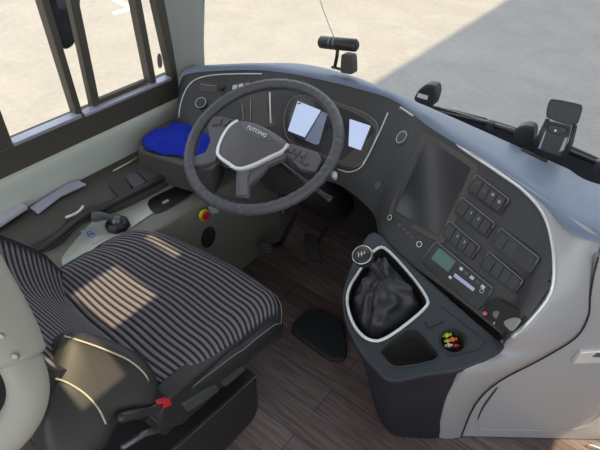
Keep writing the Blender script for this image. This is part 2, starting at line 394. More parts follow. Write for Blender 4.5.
# the face panel ends along the curved silver trim
edge_poly = [(100, 0), (400, 0), (470, 100), (475, 154), (507, 178), (531, 198), (545.5, 215), (552.5, 237), (553.5, 262), (549, 291), (531, 316), (511, 336), (498, 350), (500, 460), (100, 460)]
FR = [Te]+[mix(Te, Bs, t/40, .012*math.sin(math.pi*t/40)) for t in range(1, 40)]+[Bs]
def fine(row): 
    out = []
    for a, b in zip(row, row[1:]): out += [a, a.lerp(b, .5)]
    return out+[row[-1]]
FR = [fine(r_) for r_ in FR]; C_ = len(FR[0])
fsq = [(i*C_+j, i*C_+j+1, (i+1)*C_+j+1, (i+1)*C_+j) for i in range(len(FR)-1) for j in range(C_-1) if inside(to_px((FR[i][j]+FR[i+1][j+1])/2), edge_poly)]
fo = mk('instrument_face', [p for r_ in FR for p in r_], fsq, M_FACE, dash, smooth=True)
bm_ = bmesh.new(); bm_.from_mesh(fo.data); bmesh.ops.delete(bm_, geom=[v for v in bm_.verts if not v.link_faces], context='VERTS'); bm_.to_mesh(fo.data); bm_.free()
# underside / knee panel going forward and down
knee = [Bs, [b+V((0, .05, -.03)) for b in Bs], [b+V((0, .16, -.10)) for b in Bs], [V((b.x, .80, .30)) for b in Bs], [V((b.x, .82, 0)) for b in Bs]]
grid([r[:70] for r in knee], 'knee_panel', M_BLACKM, dash)
# brown hood area over the gauges
# silver trim lines
strip(FB, 'trim_line', [(179, 118), (181, 103), (187, 88), (197, 79), (215, 75), (240, 74), (262, 74)], .0022, M_TRIM, dash)
strip(FB, 'trim_line', [(401, 108), (430, 127), (465, 149), (500, 174), (527, 194), (543, 213), (551, 234), (554, 262), (550, 292), (532, 317), (512, 337)], .0038, M_TRIM, dash, .004)
strip(FB, 'trim_line', [(388, 113), (382, 127), (375, 142), (367, 158), (360, 168), (349, 172), (338, 169)], .0024, M_TRIM, dash)
# gauge housing
cl_out = px([(292, 98), (310, 96), (340, 104), (365, 113), (379, 124), (378, 136), (366, 162), (352, 171), (320, 158), (298, 149), (286, 137), (284, 117)], .2)
cb, n, c = plate(FB, 'gauge_housing', cl_out, M_DASH, dash, .02, .006, .003)
strip(FB, 'gauge_rim', cl_out, .0016, mat('dim_trim', (.22, .21, .18), .4, metal=.4), dash, .008, closed=True, sm=2)
plate(FB, 'gauge_glass', px([(296, 101), (312, 100), (340, 108), (363, 117), (375, 127), (373, 137), (362, 158), (350, 166), (322, 154), (300, 145), (289, 134), (288, 119)], .2), M_SCREEN, dash, .004, .008)
scr, n, c = plate(FB, 'display', px([(299, 103), (334, 117), (326, 151), (289, 134)], .06), M_GLOW2, dash, .004, .0130, .0008)
plate(FB, 'display_glow', [(299, 103), (322, 112), (306, 139), (289, 132)], M_GLOW, scr, .002, .0150, .0003)
plate(FB, 'display_glow', [(323, 112.7), (333, 117), (323, 149), (306, 141)], mat('display_mid', (.30, .33, .46), .2), scr, .002, .0146, .0003)
s2, n, c = plate(FB, 'display', [(348, 119), (372, 127), (362, 151), (341, 144)], M_GLOW, dash, .004, .0130, .0008)
# round knobs and the start button
def disc(bv, name, x, y, r, mt, parent, h=.006, ring=None, sink=0, n=24):
    p, nn = hit(bv, x, y)
    o = MB().lathe(p-nn*.002, nn, [(r, 0), (r, h), (r*.85, h+.0015), (.0001, h+.0015)], n).make(name, mt, parent, smooth=False)
    if ring:
        u = nn.orthogonal().normalized(); w_ = nn.cross(u)
        MB().tube([p+nn*(h-.001)+(u*math.cos(a*math.pi/12)+w_*math.sin(a*math.pi/12))*ring[0] for a in range(24)], ring[1], 8, True).make('ring', ring[2], o, smooth=True)
    return o
disc(FB, 'round_vent', 402, 137.5, .024, M_DASH, dash, .004, (.0185, .0011, M_TRIM))
disc(FB, 'round_cap', 378, 185.5, .014, M_GREYB, dash, .003, (.013, .0008, M_DASH))
disc(FB, 'rotary_knob', 202, 104, .020, M_BLACK, dash, .012, (.0195, .0009, M_TRIM))
disc(FB, 'rotary_knob', 222, 88, .012, M_BLACK, dash, .012)
# centre screen
plate(FB, 'screen_surround', px([(424, 130), (481, 166), (444, 247), (386, 214)], .06), M_DASH, dash, .006, .003, .002)
sc_, n, c = plate(FB, 'touch_screen', px([(428, 139), (472, 168), (439, 237), (395, 211)], .03), M_SCREEN, dash, .005, .005, .001)
disc(FB, 'screen_knob', 391, 218, .0075, M_BLACK, dash, .007, (.0072, .0012, M_TRIM))
disc(FB, 'screen_knob', 420, 244.5, .0075, M_BLACK, dash, .007, (.0072, .0012, M_TRIM))
for i in range(4):
    x0, y0 = 399+4.2*i, 223+4.0*i
    plate(FB, 'screen_button', [(x0, y0), (x0+3, y0+2.6), (x0+1.8, y0+4.8), (x0-1.2, y0+2.2)], M_GREYB, dash, .003, .004, .0004)
# switch modules
mods = [[(477.5, 175.5), (510, 200), (501, 216), (467, 191)], [(463, 198), (496, 224), (487, 239), (454, 213)], [(450, 221), (481, 247), (472.5, 261), (441.5, 236)],
        [(502, 228.5), (541, 258.5), (531, 275), (491, 246)], [(490, 252), (525, 281), (516, 294), (480, 267)]]
def bil(q, u, v):
    a = (q[0][0]*(1-u)+q[1][0]*u, q[0][1]*(1-u)+q[1][1]*u); b = (q[3][0]*(1-u)+q[2][0]*u, q[3][1]*(1-u)+q[2][1]*u)
    return (a[0]*(1-v)+b[0]*v, a[1]*(1-v)+b[1]*v)
def sub(q, u0, v0, u1, v1): return [bil(q, u0, v0), bil(q, u1, v0), bil(q, u1, v1), bil(q, u0, v1)]
for k, q in enumerate(mods):
    mo, n, c = plate(FB, 'switch_module', px(q, .05), M_BLACK, dash, .009, .006, .0012)
    strip(FB, 'module_edge', [bil(q, 0, .35), bil(q, 0, .04), bil(q, .04, 0), bil(q, .96, 0), bil(q, 1, .05), bil(q, 1, .35)], .0011, M_LINE, mo, .0065, sm=1)
    nb = 4
    for i in range(nb):
        bq = sub(q, .05+.9*i/nb, .12, .05+.9*(i+1)/nb-.02, .88)
        kb, n, c = plate(FB, 'rocker_switch', bq, M_FACE if k else mat('switch_plum', (.050, .042, .050), .45), mo, .005, .0095, .0008)
        if k == 0: plate(FB, 'switch_symbol', sub(q, .05+.9*(i+.35)/nb, .25+.1*(i % 2), .05+.9*(i+.62)/nb, .42+.1*(i % 2)), M_GREYB if i < 2 else mat('symbol_grey', (.35, .35, .4), .5), mo, .001, .0101, 0)
        if k in (1, 2) and i in (1, 2): plate(FB, 'switch_symbol', sub(q, .05+.9*(i+.45)/nb, .3, .05+.9*(i+.6)/nb, .45), mat('symbol_grey', (.35, .35, .4), .5), mo, .001, .0101, 0)
# tachograph unit
tq = [(437, 241.5), (495, 289), (479, 311), (421, 262)]
ta, n, c = plate(FB, 'tachograph', px(tq, .03), M_BLACK, dash, .008, .006, .0015)
strip(FB, 'unit_edge', [bil(tq, .0, .9), bil(tq, 0, .03), bil(tq, .02, 0), bil(tq, .98, 0), bil(tq, 1, .3)], .0011, M_LINE, ta, .0065, sm=1)
plate(FB, 'unit_display', [(440, 248), (457, 261.5), (449, 272.5), (432, 259)], M_LCD, ta, .002, .0075, .0006)
plate(FB, 'paper_slot', [(456, 273), (476, 288.5), (474, 291.5), (454.5, 276.5)], mat('slot_lilac', (.50, .53, .72), .4), ta, .002, .0075, .0005)
for i in range(6): plate(FB, 'unit_button', sub(tq, .36+.095*i, .14, .36+.095*i+.06, .26), M_STICK if i % 2 else M_GREYB, ta, .0015, .0072, .0003)
for i in range(4): plate(FB, 'unit_button', sub(tq, .42+.10*i, .66, .42+.10*i+.045, .76), M_GREYB if i % 2 else M_STICK, ta, .0015, .0072, .0003)
disc(FB, 'unit_knob', 483, 291, .005, M_BLACK, ta, .009, (.005, .0008, M_STICK), n=14)
disc(FB, 'unit_knob', 473, 302, .0045, M_BLACK, ta, .009, (.0042, .0006, M_GREYB), n=14)
# socket recess
plate(FB, 'socket_panel', px([(487, 301), (500, 298), (530, 318), (511, 336), (481, 315)], .12), M_BLACKM, dash, .006, .005, .001)
disc(FB, 'push_button', 486.5, 313.5, .0052, M_PINK, dash, .013, n=14)
disc(FB, 'power_socket', 498.5, 314.5, .0105, M_GUN, dash, .013, (.0105, .001, M_BLACK))
disc(FB, 'push_button', 497, 323.5, .0048, M_STICK, dash, .013, n=14)
plate(FB, 'lock_lever', px([(507, 323), (516, 317), (526, 321), (518, 329), (511, 332)], .2), mat('lever_grey', (.30, .31, .29), .45), dash, .006, .011, .002)
# left wing: louvre lines, headlamp symbols, label strip
for pts, wd in (([(270, 93), (270.5, 108), (271, 124)], .0028), ([(251, 99), (251, 110), (251, 121)], .0014), ([(242, 104), (243, 112), (243.5, 121)], .0012)):
    strip(FB, 'vent_louvre', pts, wd, M_TRIM if wd > .002 else M_STEEL, dash, .003)
plate(FB, 'air_vent', px([(236, 92), (274, 92), (276, 128), (238, 128)], .06), M_DASH, dash, .004, .001, .001)
plate(FB, 'air_vent', px([(201, 82), (219, 84), (216, 93), (198, 91)], .08), M_DASH, dash, .004, .002, .001)
strip(FB, 'vent_slat', [(201, 84.5), (208, 86), (216, 86.3)], .0012, M_STEEL, dash, .004)
for i in range(3):
    plate(FB, 'warning_lamp', [(233+6*i, 86-1.2*i), (237.5+6*i, 85-1.2*i), (237+6*i, 89-1.2*i), (232.5+6*i, 90-1.2*i)], M_STICK if i < 2 else mat('amber_dim', (.30, .2, .1), .5), dash, .003, .004, .0004)
# seam between face and pad, blind slot on the pad
TB = bvh_rows(top_rows)
plate(TB, 'demister_slot', [(522, 148), (548, 160.5), (546.5, 163), (520.5, 150.5)], M_BLACKM, dash, .003, .001, .0006)

# ------------------------------------------------------------------ gear console
con = thing('gear_console', (.6, .05, 0), 'dark blue-grey gear lever console with silver ring, cup pocket and round tray', 'console')
rim_px = [(374, 233), (358, 254), (346, 285), (344, 305), (349, 328), (361, 351), (376, 368), (392, 380), (424, 374), (458, 369), (482, 359), (502, 348), (497, 341), (470, 318), (430, 283), (398, 255)]
rim_z = [.60, .585, .56, .55, .54, .53, .525, .52, .53, .54, .56, .58, .59, .59, .59, .59]
rim = [Z(*p, z) for p, z in zip(rim_px, rim_z)]
cc = sum(rim, V())/len(rim)
# best fit plane of the top
import itertools
nn = V()
for i in range(len(rim)): nn += (rim[i]-cc).cross(rim[(i+1) % len(rim)]-cc)
CN = nn.normalized(); CN = CN if CN.z > 0 else -CN
rim = [PL(*p, cc, CN) for p in rim_px]
rimS = cr(rim, 4, True)
fl_px = [(440, 330), (420, 330), (392, 345), (375, 360), (370, 372), (371, 390), (378, 415), (392, 434), (415, 438), (438, 438), (446, 433), (448, 425), (450, 410), (455, 395), (460, 370), (455, 345)]
foot = [Z(*p, 0.) for p in fl_px]; footS = cr(foot, 4, True)
lvl = []
for t in (0, .03, .10, .2, .4, .65, .85, 1):
    k = t; lvl.append([a.lerp(b, k)-(V((0, 0, 0)) if t in (0, 1) else V()) for a, b in zip(rimS, footS)])
def inset(P, d, c=None):
    c = c or sum(P, V())/len(P); return [p+(c-p).normalized()*d for p in P]
ring0 = [p-CN*.012 for p in inset(rimS, -.003)]
lvl[1] = [p-CN*.022 for p in inset(rimS, -.002)]; lvl[2] = [p-CN*.034 for p in inset(rimS, .008)]
bodyrows = [[p-CN*.006 for p in inset(rimS, .004)], ring0]+lvl[1:]
bodyrows = [r+[r[0]] for r in bodyrows]
BB = bvh_rows(bodyrows)
grid(bodyrows, 'bin_body', M_BIN, con)
# silver side cover
VP0 = V((.794, .213, 0)); VD = V((.373, .291, 0)).normalized(); VN = V((VD.y, -VD.x, 0))
def VV(x, y, off=0.): return PL(x, y, VP0+VN*off, VN)
I_px = [(470, 153), (505, 177), (531, 197), (546, 214), (553, 236), (554, 262), (550, 292), (532, 316), (512, 336)]
I = []
for p in I_px:
    h, n = hit(FB, *p); I.append(h+n*.005 if h is not None else Z(*p, .8))
def BBp(x, y, l):
    h, n = hit(BB, x, y); return (h-rdir(x, y).normalized()*l) if h is not None else VV(x, y, .01)
I += [BBp(493, 350, .006), BBp(467, 368, .008), BBp(451, 389, .008), BBp(443, 410, .008), Z(437, 437, .002)]
print('I', [tuple(round(c, 3) for c in p) for p in I[-6:]], [round((p-VP0).dot(VN), 3) for p in I])
Tp = [TB.ray_cast(CP, rdir(*p).normalized())[0] for p in [(471, 149.5), (509, 175), (540, 196), (566, 214), (598, 236)]]
Sx = [I[0]+(Tp[0]-I[0])*.5, Tp[1]+V((0, 0, .001)), Tp[2]+V((0, 0, .001)), Tp[3]+V((0, 0, .0)), Tp[4],
      VV(597, 256, -.02), VV(592, 276, -.008), VV(589, 296, .0), VV(587, 316, .004), VV(574, 336, .006), VV(540, 357, .006), VV(497, 380, .006), VV(474, 404, .004), VV(460, 437, .003)]
Is, Ss = cr(I, 5), cr(Sx, 5)
bul = [0]*4+[.004, .012, .018, .018, .018, .018, .014, .012, .010, .006]
bs = [p.x for p in cr([V((b, 0, 0)) for b in bul], 5)]
rows = [[i-VN*.015-V((0, 0, .01))*(1 if k < 45 else 0) for k, i in enumerate(Is)], Is]
for t in (.12, .3, .5, .7, .88): rows.append([a.lerp(b, t)+VN*(bb*math.sin(math.pi*t)) for a, b, bb in zip(Is, Ss, bs)])
rows.append(Ss)
cover = grid(rows, 'side_cover', M_SILV, dash)
# flat door of the side cover: starts inside the seam
dp = [VV(598, 257, .0), VV(593, 277, .0), VV(590, 297, .0), VV(588, 317, .004), VV(575, 338, .006), VV(541, 359, .006), VV(498, 382, .006), VV(475, 405, .004), VV(461, 437, .003)]
dp = cr(dp, 4)
far = VP0+VD*1.05
dm = MB(); poly = dp+[V((far.x-.25, far.y-.2, 0)), V((far.x-.25, far.y-.2, .84))]
dm.prism([p-VN*((p-VP0).dot(VN)-.001) for p in poly], VN, .03)
door = dm.make('service_door', M_SILV, dash, bevel=.004)
MB().tube([p+VN*.001 for p in dp], .0022, 6).make('door_seam', M_BLACKM, door, smooth=True)
rec = cr([VV(650, 372, .002), VV(612, 402, .002), VV(598, 417, .002), VV(582, 427, .002), VV(560, 430.5, .002), VV(520, 430, .002), VV(484, 429.5, .002), VV(478, 426, .002), VV(480, 415, .002), VV(499, 387, .002)], 4)
MB().tube(rec, .0026, 6).make('pressed_ridge', M_SILV, door, smooth=True)
sh = [VV(497, 388, .003), VV(490, 397, .003), VV(483, 407, .003), VV(478, 419, .003)]
MB().tube(cr(sh, 4), .0020, 6).make('pressed_groove', M_BLACKM, door, smooth=True)
hq = [VV(573, 364, .014), VV(581, 352.5, .014), VV(660, 349, .014), VV(660, 362, .014)]
MB().prism(hq, VN, .014).make('pull_handle', M_TRIM, door, bevel=.003)
hd = [VV(592, 357, .0146), VV(597, 353, .0146), VV(640, 352, .0146), VV(640, 359, .0146)]
MB().prism(hd, VN, .001).make('handle_recess', M_GREYB, door)
o = MB().prism([Z(588, 444, .02), Z(598, 442, .02), Z(640, 452, .02), Z(632, 460, .02)], (0, 0, 1), .02).make('door_sill_plate', M_CHROME, bevel=.002)
props(o, 'small bright metal sill plate on the floor at the lower right corner', 'metal plate')

def cp(x, y, l=0.): return PL(x, y, cc+CN*l, CN)
# top plate with real pockets: ring polygon rows down to pockets are made by a boolean-free approach: grid fill with holes
def top_with_holes(outer, hls, mt, name, parent):
    bm = bmesh.new(); off = OFF[parent.name]
    def loop(P):
        v = [bm.verts.new(p-off) for p in P]; return [bm.edges.new((v[i], v[(i+1) % len(v)])) for i in range(len(v))]
    E = loop(outer)
    for h in hls: E += loop(h)
    bmesh.ops.triangle_fill(bm, use_beauty=True, use_dissolve=False, edges=E, normal=CN)
    me = bpy.data.meshes.new(name); bm.to_mesh(me); bm.free(); me.materials.append(mt)
    o = bpy.data.objects.new(name, me); COL.objects.link(o); o.parent = parent; OFF[o.name] = off; return o
gear_px = px([(359, 272), (347.5, 290), (347, 308), (355, 329), (368, 341), (384, 341.5), (425, 310), (430, 299), (389, 250), (377, 246)], .25, 2)
pock_px = px([(406, 329), (418, 329), (440, 354), (436, 361), (394, 369), (379, 353), (383, 347)], .18, 2)
tray_c = (453, 341); tray_px = [(tray_c[0]+12.5*math.cos(a*math.pi/12)+1.5*math.sin(a*math.pi/12), tray_c[1]+11.5*math.sin(a*math.pi/12)) for a in range(24)]
gh = [cp(*p) for p in gear_px]; ph = [cp(*p) for p in pock_px]; th = [cp(*p) for p in tray_px]
topo = inset(rimS, .004); topo = [p-CN*(p-cc).dot(CN) for p in topo]
top_with_holes(topo, [gh, ph, th], M_BINT, 'top_plate', con)
MB().tube([p-CN*.004 for p in inset(rimS, .001)], .005, 8, True).make('edge_roll', M_BINT, con, smooth=True)
def pocket(P, d, name, mt, ins=.006):
    b = inset(P, ins); r1 = [p for p in P]; r2 = [p-CN*(d*.85) for p in inset(P, ins*.7)]; r3 = [p-CN*d for p in inset(P, ins*2)]
    rr = [r+[r[0]] for r in (r1, r2, r3, [sum(r3, V())/len(r3)]*len(r3))]
    return grid(rr, name, mt, con)
pocket(gh, .06, 'gear_well', M_BLACKM); pocket(ph, .055, 'cup_pocket', M_BLACKM); pocket(th, .030, 'round_tray', M_BLACKM, .002)
MB().tube([p+CN*.002 for p in gh], .0042, 8, True).make('silver_ring', M_TRIM, con, smooth=True)
MB().tube([p+CN*.010 for p in inset(gh, -.006)], .0001, 3, True)
MB().tube([p+CN*.001 for p in ph], .0022, 8, True).make('pocket_lip', M_BINT, con, smooth=True)
MB().tube([p+CN*.001 for p in inset(th, -.004)], .0018, 8, True).make('tray_lip', M_BLACK, con, smooth=True)
lid = [cp(*p, .001) for p in [(438, 301), (478, 338), (492, 347), (440, 362)]]
MB().tube([cp(*p, .0005) for p in [(441, 306), (486, 342), (478, 350), (447, 357)]], .0010, 6).make('lid_seam', M_BLACKM, con)
MB().tube([cp(*p, .0015) for p in [(425, 322), (429, 328), (444, 321)]], .0016, 6).make('slot_mark', M_BLACKM, con)
# boot: crumpled leather gaiter
apex = cp(383, 277, .055)
base = inset(gh, .004)
rows = []
NBt = 12; big = cr(base, 2, True)
for k in range(NBt+1):
    t = k/NBt; row = []
    for i, p in enumerate(big):
        pinch = (1-t)**1.5
        a = i/len(big)*2*math.pi
        q = apex.lerp(p-CN*.030, 1-(t**.8)); rad = (p-cc)
        ctr = apex.lerp(sum(big, V())/len(big), 1-t)
        s = max(.09, (1-t)**.75); q = ctr+(p-sum(big, V())/len(big))*s*.92+CN*(-.030*(1-t)+.012*math.sin(math.pi*t))
        wv = noise.noise(V((math.cos(a)*2.2, math.sin(a)*2.2, t*5)))*.016*math.sin(math.pi*min(1, t*1.1))+.004*math.sin(a*7+t*9)*math.sin(math.pi*t)
        q += CN*wv+(q-ctr).normalized()*wv*.8
        row.append(q)
    rows.append(row+[row[0]])
grid(rows, 'gear_boot', M_LEATH, con, sub=1)
kn = PL(364, 258, cp(364, 258, .115), CN)
lev = MB().tube(cr([apex-CN*.01, apex.lerp(kn, .5)+V((0, 0, .005)), kn], 4), [.012]*5+[.0105]*4, 12).make('gear_lever', M_BLACK, con, smooth=True)
ka = (CP-kn).normalized()*.75+CN*.6; ka.normalize()
ax = (kn-apex).normalized(); ax = (ax*.45+ka*.75).normalized()
MB().lathe(kn, ax, [(.011, -.030), (.018, -.020), (.025, -.004), (.027, .008), (.026, .016), (.0215, .0225), (.0001, .024)], 28).make('gear_knob', M_BLACK, lev, smooth=True)
u = ax.orthogonal().normalized(); w_ = ax.cross(u)
MB().tube([kn+ax*.018+(u*math.cos(a*math.pi/16)+w_*math.sin(a*math.pi/16))*.0245 for a in range(32)], .0018, 8, True).make('knob_ring', M_CHROME, lev, smooth=True)
ex = (rt-ax*rt.dot(ax)).normalized(); ey = ax.cross(ex); pc = kn+ax*.0235
gm = MB()
for dx in (-.008, 0, .008): gm.tube([pc+ex*dx+ey*.007, pc+ex*dx-ey*.007*(1 if dx < .005 else 0)], .0008, 6)
gm.tube([pc-ex*.008, pc+ex*.008], .0008, 6); gm.make('shift_pattern', M_WHITE, lev)
# sweets / bits in the round tray
for (x, y, r, mt, nm, lb) in [(446.5, 333.5, .0075, M_GRN, 'wrapped_sweet', 'yellow-green wrapped sweet at the back of the round tray'),
                              (453, 338, .0062, M_ORNG, 'wrapped_sweet', 'orange wrapped sweet in the middle of the round tray'),
                              (449, 344, .0058, M_WHITE, 'wrapped_sweet', 'white wrapped sweet at the front of the round tray'),
                              (456, 344.5, .0050, M_RED, 'wrapped_sweet', 'red wrapped sweet at the right of the round tray'),
                              (447.5, 339.5, .0048, M_YEL, 'wrapped_sweet', 'yellow wrapped sweet at the left of the round tray')]:
    p = cp(x, y, -.010)-CN*.008; uu = CN.orthogonal().normalized().lerp(rt, .5).normalized()
    b = MB().lathe(p, uu, [(.0008, -r*1.7), (r*.7, -r*1.6), (r*.35, -r*1.0), (r, -r*.4), (r*1.05, r*.3), (r*.35, r*1.0), (r*.7, r*1.6), (.0008, r*1.7)], 10)
    props(b.make(nm, mt), lb, 'sweet', 'sweets in the round tray')

# ------------------------------------------------------------------ steering wheel
WC = V((.017, .166, .79)); tl = .445
e1 = V((1, 0, 0)); e2 = V((0, math.cos(tl), math.sin(tl))); WN = V((0, -math.sin(tl), math.cos(tl)))
whl = thing('steering_wheel', WC, 'black leather-wrapped steering wheel with silver hub trim in front of the dashboard', 'steering wheel')
def wp(x, y, l=0.): return PL(x, y, WC+WN*l, WN)
NR = 420; pts = []; rr = []
for i in range(NR):
    a = 2*math.pi*i/NR
    pts.append(WC+(e1*math.cos(a)+e2*math.sin(a))*.2185)
    d = (a+math.pi/2) % (2*math.pi)
    rr.append(.0160+.0006*math.sin(a*47)+.0026*noise.noise(V((a*22, 0, 0)))*(.4+abs(noise.noise(V((a*3, 5, 0)))))+.0008*noise.noise(V((a*60, 2, 0))))
rim_o = MB().tube(pts, rr, 16, True).make('rim', M_WHEEL, whl, smooth=True)
st = MB()
for i in range(0, 150):
    a = 2*math.pi*i/150; R_ = .196; c = WC+(e1*math.cos(a)+e2*math.sin(a))*R_
    t_ = (-e1*math.sin(a)+e2*math.cos(a)); st.tube([c-t_*.002+WN*.008-(c-WC).normalized()*.001, c+t_*.002+WN*.001-(c-WC).normalized()*.003], .0007, 5)
st.make('lacing', M_LEATH, rim_o)
# hub pad with domed face
hub_px = px([(228, 128), (237, 120.5), (255, 123), (271, 131), (289, 143), (286, 152), (252, 166), (239, 168), (219, 156), (220, 146)], .2)
H0 = [wp(*p, .012) for p in hub_px]; hc = sum(H0, V())/len(H0)
rows = [[p-WN*.045 for p in inset(H0, .012)], [p-WN*.012 for p in H0], H0, [p+WN*.004 for p in inset(H0, .006)], [p+WN*.009 for p in inset(H0, .022)], [hc+WN*.011]*len(H0)]
grid([r+[r[0]] for r in rows], 'hub', M_HUB, whl)
tr = [wp(*p, .014) for p in [(238, 120.5), (230, 126), (223, 136), (218, 149), (219, 156), (228, 163), (238, 168.5), (252, 165.5), (270, 157), (282, 151), (288, 144)]]
trs = cr(tr, 4)
tm = MB()
def ribbon(P, wd, th, nrm, mt, name, parent):
    m_ = MB(); L = len(P); vs = []
    for i in range(L):
        t_ = (P[min(L-1, i+1)]-P[max(0, i-1)]).normalized(); s_ = t_.cross(nrm).normalized()
        ww = wd if not callable(wd) else wd(i/(L-1))
        vs += [P[i]-s_*ww, P[i]+s_*ww, P[i]+s_*ww-nrm*th, P[i]-s_*ww-nrm*th]
    fs = []
    for i in range(L-1):
        for j in range(4): fs.append((i*4+j, i*4+(j+1) % 4, (i+1)*4+(j+1) % 4, (i+1)*4+j))
    fs += [(0, 1, 2, 3), (L*4-1, L*4-2, L*4-3, L*4-4)]
    m_.add(vs, fs); return m_.make(name, mt, parent, bevel=.0012)
ribbon([p+WN*.003 for p in trs], .0048, .012, WN, M_TRIM, 'hub_trim', whl)
# emblem plate + lettering
em = px([(239, 124), (246, 122.5), (262, 127.5), (275, 138.5), (273, 141), (262, 140), (248, 134)], .25)
emo = MB().prism([wp(*p, .0240) for p in em], WN, .006).make('emblem_plate', M_GUN, whl, bevel=.001)
text('lettering', 'YUTONG', .0175, wp(256.5, 131.2, .0256), wp(267, 137, 0)-wp(244, 126, 0), wp(256, 120, 0)-wp(256, 140, 0), M_WHITE, emo)
# spokes
def spoke(poly, nm='spoke', mt=M_HUB, l=.004, t=.022): return MB().prism([wp(*p, l) for p in poly], WN, t).make(nm, mt, whl, bevel=.005, seg=3)
sL = spoke([(236, 120), (222, 140), (218, 157), (206, 164), (193, 166), (190, 157), (205, 152), (210, 140), (206, 126), (212, 116), (222, 116)])
sR = spoke([(289, 143), (284, 152), (300, 168), (316, 172), (322, 160), (318, 152), (302, 147)])
sB = spoke([(236, 168), (235, 196), (249, 198), (249, 184), (262, 172), (268, 164), (285, 157), (289, 150), (250, 160)])
MB().prism([wp(*p, .008) for p in px([(238, 170), (240, 195), (248, 195), (247, 180), (250, 170)], .1)], WN, .008).make('spoke_insert', M_GUN, whl, bevel=.002)
def btn(poly, par, mt=M_GREYB, l=.009): MB().prism([wp(*p, l) for p in poly], WN, .008).make('wheel_button', mt, par, bevel=.0012)
btn([(212, 119), (222, 118), (220, 124), (211, 125)], sL); btn([(223, 118.5), (231, 119), (226, 125), (221.5, 124)], sL)
btn([(211, 158), (217, 157), (214, 162), (208, 163)], sL)
for i in range(3):
    btn([(290+6*i, 147+2.2*i), (294.5+6*i, 148+2.4*i), (292+6*i, 152+2.4*i), (287.5+6*i, 151+2.2*i)], sR, M_GUN)
    btn([(292+6*i, 154+3*i), (296+6*i, 156+3*i), (294+6*i, 159+3*i), (290+6*i, 157+3*i)], sR)
# column and stalks
colm = MB().tube([WC-WN*.03, WC-WN*.16, WC-WN*.30+V((0, .12, 0)), V((.03, .62, .30))], [.035, .055, .065, .06], 18).make('steering_column', M_BLACKM, whl, smooth=True)
MB().tube(cr([WC-WN*.07+e1*.04, WC-WN*.07+e1*.15-e2*.02, WC-WN*.065+e1*.25-e2*.035], 4), [.008]*8+[.011], 10).make('wiper_stalk', M_BLACK, whl, smooth=True)
MB().tube(cr([WC-WN*.07-e1*.04, WC-WN*.07-e1*.15-e2*.02, WC-WN*.065-e1*.20-e2*.03], 4), [.008]*8+[.011], 10).make('indicator_stalk', M_BLACK, whl, smooth=True)
p = WC-WN*.03; q = wp(334, 174.5, -.03)
MB().lathe(q, WN, [(.006, -.02), (.0085, -.004), (.0085, .003), (.005, .006), (.0001, .0065)], 16).make('stalk_button', M_STICK, whl, smooth=True)
# key with tag
kt = thing('ignition_key', Z(283, 207, .60), 'small metal key hanging under the right part of the steering wheel rim', 'key')
kp = PL(283, 206, V((.08, .28, .62)), V((0, -1, .6)).normalized())
OFF[kt.name] = kp; kt.location = kp
MB().lathe(kp, (0, -1, .4), [(.008, -.004), (.008, .004), (.0001, .005)], 12).make('key_bow', M_STEEL, kt)
MB().box(kp+V((.001, 0, -.016)), (.005, .003, .022)).make('key_blade', M_STEEL, kt)

# ------------------------------------------------------------------ driver's side console (left)
sc = thing('side_console', (-.42, 0, 0), 'pale grey-green side console with dark armrest ledge between driver seat and window wall', 'console')
# lower body
CX = -.255
sec = lambda y: [(CX+.030, 0.0), (CX+.004, .40), (CX-.006, .432), (CX-.03, .440), (-.46, .446), (-.46, 0)]
ys = [-.75, -.4, -.1, .1, .3, .45, .58]
vs = []; K = 6
for y in ys: vs += [(a, y, b) for a, b in sec(y)]
fs = []
for i in range(len(ys)-1): fs += [(i*K+j, i*K+(j+1) % K, (i+1)*K+(j+1) % K, (i+1)*K+j) for j in range(K)]
fs += [tuple(range(K)), tuple(range(len(ys)*K-1, (len(ys)-1)*K-1, -1))]
mk('lower_body', vs, fs, M_TEAL2, sc, bevel=.006, seg=3)
inl = [Z(*p, .447) for p in px([(60, 258), (98, 214), (140, 193), (170, 183), (186, 180), (196, 188), (150, 214), (105, 246), (64, 268)], .15)]
MB().prism(inl, (0, 0, 1), .004).make('top_inlay', M_TEAL, sc, bevel=.001)
# dark armrest ledge
le_out = cr([(-.600, -.80, 0), (-.600, .30, 0)], 8)
le_in = [Z(*p, .495) for p in [(-60, 300), (-20, 268), (10, 247), (40, 238), (58, 228), (72, 214), (88, 206), (110, 200), (135, 189), (160, 176), (188, 158), (200, 148)]]
le_in = cr(le_in, 4); L = len(le_in)
rows = [[V((-.602, p.y, .44)) for p in le_in], [V((-.602, p.y, .494)) for p in le_in], [V((p.x*.5-.30, p.y, .499)) for p in le_in], [p for p in le_in], [p+V((.012, 0, -.012)) for p in le_in], [p+V((.012, 0, -.055)) for p in le_in]]
grid(rows, 'armrest_ledge', M_DASH, sc)
